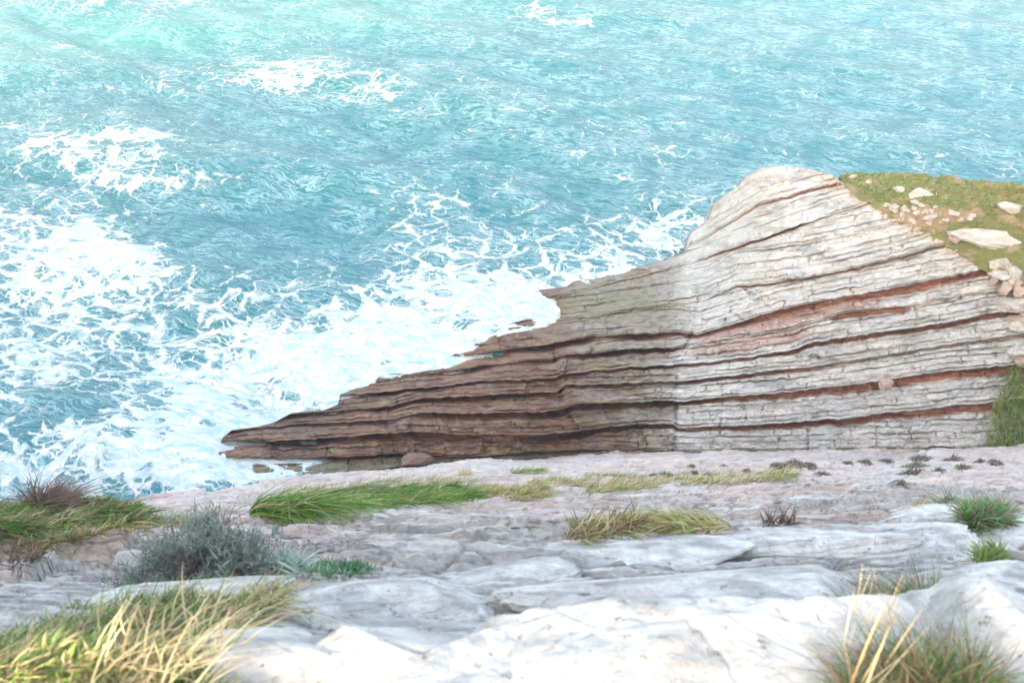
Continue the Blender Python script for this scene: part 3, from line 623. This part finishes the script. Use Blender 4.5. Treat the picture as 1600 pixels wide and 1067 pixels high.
for i, ((x, y), sz_, rz, lab) in enumerate(edge_rocks):
    p_ = head_base(np.array([x*1.]), np.array([y*1.]), -400)[0]; r_ = ray(x, y); p_ = p_-r_*.25
    o = make_rock("boulder", p_, sz_, rz, (.15, .1), 90+i, 6 if i == 0 else 4, (.6, .45, .37) if "pink" in lab or "orange" in lab or "red" in lab else (.64, .61, .56), (.5, .44, .4), .08, m=M_bed, boxy=3, cuts=18); tag(o, lab, "boulder", "tumbled rocks at the cliff edge")
p_ = head_base(np.array([1384.]), np.array([601.]))[0]-ray(1384, 601)*(.25)
tag(make_rock("loose_stone", p_, (.55, .4, .4), 0, (0, 0), 120, 6, (.55, .42, .33), (.5, .4, .3), .05, m=M_bed), "squarish tan stone wedged in the red gap between pale beds", "stone")
p_ = head_base(np.array([655.]), np.array([717.]))[0]-ray(655, 717)*.3
tag(make_rock("fallen_block", p_, (1.3, .5, .5), .3, (0, .25), 121, 6, (.3, .2, .17), (.24, .17, .14), .07, m=M_bed), "tilted reddish block fallen at the foot of the brown beds", "rock")
# ================================================================== GRASS AND SHRUBS
def blades(name, roots, L_, wd, lean, droop, cols, jitter=.5, seg=5, seed=0, parent=None, flat_=None):
    """ribbons: roots (n,3), length, width, lean vector (n,3), droop; one mesh"""
    rs = np.random.default_rng(seed); n = len(roots); L_ = np.broadcast_to(L_, n); wd = np.broadcast_to(wd, n)
    d = np.array([0, 0, 1.])[None]+lean+rs.normal(0, jitter, (n, 3))*np.array([1, 1, .4]); d /= np.linalg.norm(d, axis=1)[:, None]
    side = np.cross(d, rs.normal(size=(n, 3))*.6+np.array([0, -1, .6])); side /= np.linalg.norm(side, axis=1)[:, None]+1e-9
    hz = np.array(lean)+rs.normal(0, .35, (n, 3)); hz = np.broadcast_to(hz, (n, 3)).copy(); hz[:, 2] = 0
    t_ = np.linspace(0, 1, seg+1)
    ctr = roots[:, None]+L_[:, None, None]*(d[:, None]*t_[None, :, None]+(hz[:, None]*.7*np.asarray(droop).reshape(-1, 1, 1)-np.array([0, 0, 1])*np.asarray(droop).reshape(-1, 1, 1)*.75)*(t_[None, :, None]**2))
    wv_ = (wd[:, None]*(1-t_[None]**1.6*.92))[..., None]*side[:, None]*.5
    V = np.stack([ctr-wv_, ctr+wv_], 2)          # n, seg+1, 2, 3
    idx = np.arange(n*(seg+1)*2).reshape(n, seg+1, 2)
    Fq = np.stack([idx[:, :-1, 0], idx[:, :-1, 1], idx[:, 1:, 1], idx[:, 1:, 0]], -1).reshape(-1, 4)
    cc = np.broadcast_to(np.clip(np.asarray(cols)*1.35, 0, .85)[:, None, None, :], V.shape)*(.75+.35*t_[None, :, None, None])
    V = V.reshape(-1, 3); base = roots.mean(0)
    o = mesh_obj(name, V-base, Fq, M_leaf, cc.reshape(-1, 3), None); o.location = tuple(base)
    return o
def pick(n, pal, wts, seed, var=.18):
    rs = np.random.default_rng(seed); i = rs.choice(len(pal), n, p=np.array(wts)/sum(wts)); return np.array(pal)[i]*(1+rs.normal(0, var, (n, 1)))
GRN, DGR, LGR, STR, BRN, PAL, SAG, DRK = (.10, .22, .035), (.06, .13, .035), (.22, .30, .07), (.46, .385, .23), (.20, .145, .095), (.58, .47, .29), (.22, .32, .26), (.12, .09, .075)
def slab_roots(poly, n, seed):
    c = in_poly(poly, n, seed); W_ = hit(c[:, 0], c[:, 1]); W_[:, 2] = zslab(W_[:, 0], W_[:, 1])-.01; return W_
# bright grass in the crevice
r = slab_roots([(385, 806), (430, 780), (520, 768), (620, 762), (700, 762), (745, 768), (735, 785), (640, 790), (520, 798), (430, 812)], 6000, 1)
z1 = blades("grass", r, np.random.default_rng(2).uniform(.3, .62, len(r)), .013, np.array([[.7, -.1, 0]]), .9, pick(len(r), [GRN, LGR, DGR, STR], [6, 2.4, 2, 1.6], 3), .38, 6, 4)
tag(z1, "long bright green grass combed sideways in the crevice of the slope", "grass", kind="stuff")
r = slab_roots([(390, 790), (450, 765), (620, 748), (700, 748), (760, 752), (700, 764), (600, 764), (480, 775)], 1500, 11)
r2 = slab_roots([(735, 786), (745, 762), (860, 750), (960, 742), (1010, 745), (1010, 765), (900, 776), (800, 786)], 3400, 5); r2 = r2[noise2(r2[:, 0]*.9, r2[:, 1]*1.2, 3) > -.25]
r3 = slab_roots([(1000, 766), (1000, 750), (1060, 742), (1150, 740), (1245, 742), (1240, 752), (1100, 760)], 1500, 6); r3 = r3[noise2(r3[:, 0]*1.1, r3[:, 1]*1.5, 6) > .0]
rA = np.concatenate([r, r2, r3])
z2 = blades("dry_grass", rA, np.random.default_rng(7).uniform(.16, .4, len(rA)), .012, np.array([[.5, 0, 0]]), .6, pick(len(rA), [STR, LGR, PAL, BRN], [4, 3, 1.5, 1], 8), .4, 5, 9)
tag(z2, "straw coloured dry grass continuing the green strip along the crevice", "grass", kind="stuff")
r = slab_roots([(-60, 842), (-60, 795), (60, 780), (130, 782), (215, 784), (235, 800), (225, 815), (120, 828), (0, 842)], 4200, 12)
z3 = blades("grass", r, np.random.default_rng(13).uniform(.13, .27, len(r)), .010, np.array([[.5, -.1, 0]]), .7, pick(len(r), [DGR, GRN, BRN, STR], [3, 2.5, 3, 1], 14), .45, 5, 15)
tag(z3, "dark green and brown grass strip at the left edge above the sea", "grass", kind="stuff")
r = slab_roots([(0, 872), (60, 852), (200, 825), (300, 800), (420, 775), (430, 782), (300, 822), (150, 842), (60, 866)], 1200, 16)
z4 = blades("dry_grass", r, np.random.default_rng(17).uniform(.06, .18, len(r)), .007, np.array([[.4, 0, 0]]), .5, pick(len(r), [STR, BRN, LGR], [2, 3, 2], 18), .5, 4, 19)
tag(z4, "thin brown dry grass along a crack left of the grey bush", "grass", kind="stuff")
# near meadow corner, bottom left
polyN = [(-90, 1130), (-90, 1010), (0, 1000), (120, 960), (260, 925), (400, 905), (470, 905), (440, 945), (400, 985), (350, 1040), (330, 1130)]
r = slab_roots(polyN, 13000, 20); rs = np.random.default_rng(21)
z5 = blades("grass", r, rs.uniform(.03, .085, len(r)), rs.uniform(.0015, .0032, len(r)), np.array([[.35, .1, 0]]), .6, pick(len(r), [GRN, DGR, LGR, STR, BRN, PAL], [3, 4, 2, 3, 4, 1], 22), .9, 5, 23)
tag(z5, "mixed green and straw grass filling the lower left corner", "grass", kind="stuff")
def tuft(name, lab, cat, poly, n, L0, L1, wd, lean, droop, pal, wts, seed, jit=.5, group=None, seg=6):
    r = slab_roots(poly, n, seed); rs = np.random.default_rng(seed+1)
    o = blades(name, r, rs.uniform(L0, L1, n), rs.uniform(wd*.7, wd*1.3, n), np.array([lean]), droop, pick(n, pal, wts, seed+2), jit, seg, seed+3)
    tag(o, lab, cat, group); return o
tuft("straw_tuft", "thick bleached straw stalks catching the sun in the lower left grass", "grass tuft", [(90, 1110), (160, 1040), (260, 990), (360, 975), (360, 1040), (300, 1110)], 260, .07, .17, .0038, (.3, .1, 0), .6, [PAL, STR], [4, 1], 30, .55)
tuft("straw_tuft", "small leaning straw tuft beside the smooth grey rock", "grass tuft", [(370, 960), (400, 920), (450, 905), (470, 915), (440, 945)], 160, .07, .17, .0035, (.5, -.1, 0), .9, [STR, PAL, BRN], [3, 2, 1], 34, .5)
tuft("straw_tuft", "upright tuft of tall sunlit straw stalks at the bottom right", "grass tuft", [(1290, 1110), (1290, 1050), (1330, 1030), (1350, 1060), (1345, 1110)], 60, .12, .27, .0042, (.16, .05, 0), .10, [PAL, (.6, .44, .22)], [3, 2], 38, .13)
tuft("grass_clump", "tangled green and brown clump right of the tall straw stalks", "grass clump", [(1330, 1120), (1325, 990), (1370, 955), (1450, 945), (1515, 985), (1535, 1120)], 9500, .06, .17, .0024, (0, .1, 0), .6, [(.08, .17, .05), DGR, BRN, (.26, .20, .15)], [3, 3, 5, 3], 42, .95)
tuft("straw_tuft", "golden straw tuft swept left on the pink slab", "grass tuft", [(1030, 830), (1050, 815), (1120, 820), (1150, 832), (1100, 836)], 600, .08, .18, .005, (-.7, -.1, 0), .7, [STR, LGR, PAL], [4, 3, 1], 46, .3)
tuft("straw_tuft", "reddish brown grass tuft left of the golden straw tuft", "grass tuft", [(880, 845), (910, 830), (960, 818), (1005, 826), (985, 836), (920, 846)], 700, .06, .16, .005, (.4, 0, 0), .6, [BRN, STR, LGR], [4, 2, 2], 50, .5)
tuft("straw_tuft", "yellow green tuft at the foot of the pale cliff in the middle", "grass tuft", [(795, 738), (850, 735), (850, 741), (800, 742)], 300, .2, .4, .014, (.5, 0, 0), .7, [STR, LGR, GRN], [3, 4, 2], 54, .4)
tuft("straw_tuft", "small pale tuft left of the yellow green tuft below the cliff", "grass tuft", [(715, 742), (738, 740), (735, 745), (718, 746)], 140, .3, .5, .012, (.2, 0, 0), .5, [STR, PAL], [3, 2], 58, .4)
tuft("leafy_plant", "low dark green leafy plant right of the grey bush", "plant", [(480, 898), (500, 882), (560, 884), (580, 892), (560, 900)], 1100, .02, .055, .006, (0, 0, 0), .3, [(.08, .2, .1), SAG, BRN], [4, 2, 1], 62, .8, seg=3)
tuft("leafy_plant", "pale bluish leafy plant between the grey bush and the dark green plant", "plant", [(425, 890), (440, 875), (475, 878), (478, 895), (450, 900)], 260, .04, .10, .008, (0, 0, 0), .3, [SAG, (.4, .5, .46)], [3, 2], 66, .7, seg=3)
tuft("leafy_plant", "bushy green and brown plant behind the white boulders at the right", "plant", [(1500, 815), (1515, 795), (1560, 793), (1582, 805), (1570, 822), (1520, 824)], 1600, .06, .16, .007, (0, 0, 0), .5, [(.12, .26, .13), GRN, BRN, (.3, .22, .2)], [4, 2, 3, 2], 70, .8, seg=4)
tuft("leafy_plant", "small green tuft among white stones at the right edge", "plant", [(1520, 880), (1535, 868), (1560, 868), (1562, 880)], 340, .04, .11, .005, (0, 0, 0), .4, [LGR, (.12, .26, .13), BRN], [3, 2, 1], 74, .7, seg=4)
tuft("leafy_plant", "small grey green sprig left of the bushy green plant", "plant", [(1462, 790), (1475, 782), (1490, 786), (1485, 794)], 160, .08, .2, .006, (0, 0, 0), .4, [SAG, BRN, LGR], [2, 2, 1], 78, .7, seg=4)
tuft("leafy_plant", "ochre moss cushion on the slab left of the grey green sprig", "plant", [(1425, 790), (1445, 785), (1450, 792), (1430, 795)], 200, .03, .08, .007, (0, 0, 0), .4, [STR, (.4, .3, .1)], [2, 2], 82, .8, seg=3)
tuft("twig_cluster", "bare dark twigs right of the golden straw tuft", "twigs", [(1185, 826), (1200, 820), (1240, 822), (1238, 828)], 60, .05, .13, .007, (.2, 0, 0), .3, [DRK], [1], 86, .7, seg=4)
tuft("twig_cluster", "dark dead twigs at the left edge on the pink slab", "twigs", [(0, 890), (10, 872), (70, 862), (75, 876), (20, 892)], 90, .06, .16, .006, (.3, 0, 0), .3, [DRK, BRN], [2, 1], 90, .7, seg=4)
tuft("dark_bush", "dark purplish twiggy bush at the far left above the foam", "bush", [(55, 802), (60, 790), (100, 788), (110, 800), (80, 808)], 1500, .2, .62, .012, (.2, 0, 0), .6, [DRK, (.16, .1, .1), BRN], [3, 2, 1], 94, .8, seg=4)
# small dark cushions scattered along the foot of the cliff
cush = [(1040, 742, 14), (1060, 747, 10), (1085, 738, 9), (1105, 744, 10), (1215, 733, 16), (1240, 727, 18), (1265, 728, 14), (1285, 740, 15), (1350, 722, 14), (1325, 722, 10), (1385, 719, 13), (1430, 728, 22), (1440, 716, 20), (1425, 735, 20), (1405, 752, 13), (1465, 733, 13), (1505, 731, 16), (1490, 718, 18), (1530, 720, 10), (1165, 737, 9), (1080, 727, 9), (1020, 742, 9), (1555, 722, 14), (1130, 727, 8)]
CL = {(1430, 728): "widest of the dark cushion shrubs below the right end of the cliff", (1440, 716): "brownish shrub touching the cliff foot above the widest cushion shrub", (1425, 735): "pale straw shrub just below the widest cushion shrub",
 (1405, 752): "cushion shrub lowest on the slab, below the pale straw shrub", (1240, 727): "dark cushion shrub at the left head of the shrub row, above the dry grass", (1285, 740): "lone cushion shrub below the row, right of the dry grass tip",
 (1505, 731): "round green grey cushion shrub nearest the hanging grass", (1040, 742): "cushion shrub at the far left of the dotted row"}
for i, (x, y, wpx) in enumerate(cush):
    p_ = hit([x], [y+2])[0]; dist = np.linalg.norm(p_-np.array([0, 0, H])); rad = wpx*dist/F
    rs = np.random.default_rng(200+i); n = 420; a = rs.uniform(0, 6.28, n); rq = rad*np.sqrt(rs.uniform(0, 1, n))
    R = np.stack([p_[0]+rq*np.cos(a), p_[1]+rq*np.sin(a)*.7, np.zeros(n)], 1); R[:, 2] = zslab(R[:, 0], R[:, 1])-.02
    hh = np.clip(1.1-rq/rad, .2, 1)*rad*.85
    o = blades("cushion_shrub", R, hh*rs.uniform(.6, 1.1, n), .02, np.zeros((1, 3)), .3, pick(n, [(.14, .12, .10), (.2, .19, .12), SAG, (.26, .2, .17)], [3, 2, 1, 1], 300+i), .6, 3, 400+i)
    tag(o, CL.get((x, y), "small dark cushion shrub on the slab below the pale cliff"), "shrub", "small dark cushion shrubs along the foot of the cliff")
# grey woody bush
bp = hit([318], [908])[0]; bush = empty("woody_bush", tuple(bp)); tag(bush, "grey green woody bush with silvery leaves and dead stems on the slope", "bush")
rs = np.random.default_rng(500); dist = np.linalg.norm(bp-np.array([0, 0, H])); sc = dist/F
stemV, stemF, tips = [], [], []
def tube(path, r0, r1, V, Fq, k=5):
    path = np.array(path); n = len(path); base = sum(len(v) for v in V); tg = np.gradient(path, axis=0)
    tg /= np.linalg.norm(tg, axis=1)[:, None]; s1 = np.cross(tg, [.3, .5, .8]); s1 /= np.linalg.norm(s1, axis=1)[:, None]; s2 = np.cross(tg, s1)
    rd_ = np.linspace(r0, r1, n)[:, None, None]; a = np.linspace(0, 2*math.pi, k, endpoint=False)
    V.append((path[:, None]+rd_*(np.cos(a)[None, :, None]*s1[:, None]+np.sin(a)[None, :, None]*s2[:, None])).reshape(-1, 3))
    for i in range(n-1):
        for j in range(k):
            Fq.append([base+i*k+j, base+i*k+(j+1) % k, base+(i+1)*k+(j+1) % k, base+(i+1)*k+j])
bw = 60*sc
for i in range(150):
    a = rs.uniform(0, 6.28); rr_ = math.sqrt(rs.uniform(0, 1))*.75; b0 = bp+np.array([math.cos(a)*rr_*bw, math.sin(a)*rr_*bw*.5, 0]); b0[2] = zslab(b0[0], b0[1])-.02
    d = np.array([math.cos(a)*rr_*.8, math.sin(a)*rr_*.5-.1, 1.0])+rs.normal(0, .22, 3); d /= np.linalg.norm(d); Lh = rs.uniform(66, 112)*sc*(1-.3*rr_)
    path = [b0]; dd = d.copy()
    for s in range(7): dd = dd+rs.normal(0, .16, 3); dd /= np.linalg.norm(dd); path.append(path[-1]+dd*Lh/7)
    tube(path, .0055, .0018, stemV, stemF); tips += [(path[j], dd) for j in range(3, 8)]
    for s in range(5):
        j = rs.integers(2, 7); q0 = path[j]; d2 = dd+rs.normal(0, .7, 3); d2 /= np.linalg.norm(d2); pp = [q0, q0+d2*.03, q0+d2*.06+rs.normal(0, .008, 3), q0+d2*.10+rs.normal(0, .012, 3)]
        tube(pp, .0025, .001, stemV, stemF, 4); tips.append((pp[-1], d2))
Vs = np.concatenate(stemV); cs = np.broadcast_to(np.array([.30, .26, .25]), Vs.shape)*(1+.2*rs.normal(size=(len(Vs), 1)))
mesh_obj("stems", Vs-bp, stemF, M_leaf, np.clip(cs, .02, .8), None).parent = bush
TP = np.array([t_[0] for t_ in tips]); clumpn = noise3(TP[:, 0]*9, TP[:, 1]*9, TP[:, 2]*9)
TP = TP[clumpn+rs.normal(0, .12, len(TP)) > .06]
lr = np.repeat(TP, 14, 0)+rs.normal(0, .010, (len(TP)*14, 3))
lv = blades("leaves", lr, rs.uniform(.02, .045, len(lr)), .0035, np.zeros((1, 3)), .1, pick(len(lr), [(.22, .255, .235), (.14, .215, .18), (.33, .34, .33)], [4, 3, 2], 501), .8, 2, 502)
lv.location = tuple(lr.mean(0)-bp); lv.parent = bush
# grass on the headland top and the hanging grass at the right
rs = np.random.default_rng(600); n = 15000; x = rs.uniform(1312, 1740, n); T = TOP(x); E = np.minimum(EDGE(x)-10, 372); y = T+(E-T)*rs.uniform(-.08, 1, n)
k = (fbm2(x/22., y/11., 3, 43)+.45-1.0*np.exp(-((y-333)/12)**2-((x-1450)/80)**2)) > rs.uniform(-.1, .35, n); x, y = x[k], y[k]
R = top_point(x, y); R[:, 2] -= .03
dry = sst(315, 350, y+10*noise2(x/20., y/20., 4)); cols = pick(len(R), [(.19, .26, .09), (.26, .31, .13), (.14, .20, .07), STR], [4, 4, 2, 1], 601); cols = lerpc(cols, pick(len(R), [(.19, .17, .08), (.26, .22, .12)], [2, 1], 602), dry*.7)
o = blades("grass", R, rs.uniform(.14, .34, len(R))*(1-.45*dry), .03, np.array([[.5, -.1, 0]]), .7, cols, .4, 3, 603)
tag(o, "olive green wind-combed grass covering the headland top", "grass", kind="stuff")
n = 5200; c = in_poly([(1548, 600), (1575, 575), (1640, 540), (1640, 718), (1560, 712), (1535, 695), (1535, 670)], n, 610)
km = noise2(c[:, 0]/12., c[:, 1]/16., 9) > -.45+.9*sst(26, 4, c[:, 0]-1535-np.maximum(0, 640-c[:, 1])*.5); c = c[km]; n = len(c)
R = head_base(c[:, 0], c[:, 1]); R = R-ray(c[:, 0], c[:, 1])*(.12+.2*noise2(c[:, 0]/10., c[:, 1]/14., 19))[:, None]
o = blades("hanging_grass", R, rs.uniform(.2, .55, n), .028, np.array([[-.35, -.6, -.2]]), .8, pick(n, [(.24, .29, .07), GRN, STR, LGR], [3, 3, 3, 3], 611), .4, 4, 612)
tag(o, "long green and straw grass hanging down the right end of the cliff", "grass", kind="stuff")

# ------------------------------------------------------------------ flare haze
m, t, p = mat("flare haze"); t.nodes.remove(p); vp = t.nodes.new("ShaderNodeVolumePrincipled"); vp.inputs["Color"].default_value = (.9, .95, 1, 1)
vp.inputs["Density"].default_value = .0013; vp.inputs["Anisotropy"].default_value = .2  # even veil added to whiten the view, mostly standing in for lens flare
t.links.new(vp.outputs[0], t.nodes["Material Output"].inputs["Volume"])
bv = np.array([(x, y, z) for x in (-900, 900) for y in (-400, 900) for z in (-60, 60)], float)
o = mesh_obj("haze", bv, [[0, 1, 3, 2], [4, 6, 7, 5], [0, 4, 5, 1], [2, 3, 7, 6], [0, 2, 6, 4], [1, 5, 7, 3]], m, smooth=False); tag(o, "thin added haze volume whitening the view in place of lens flare", "haze", kind="stuff")
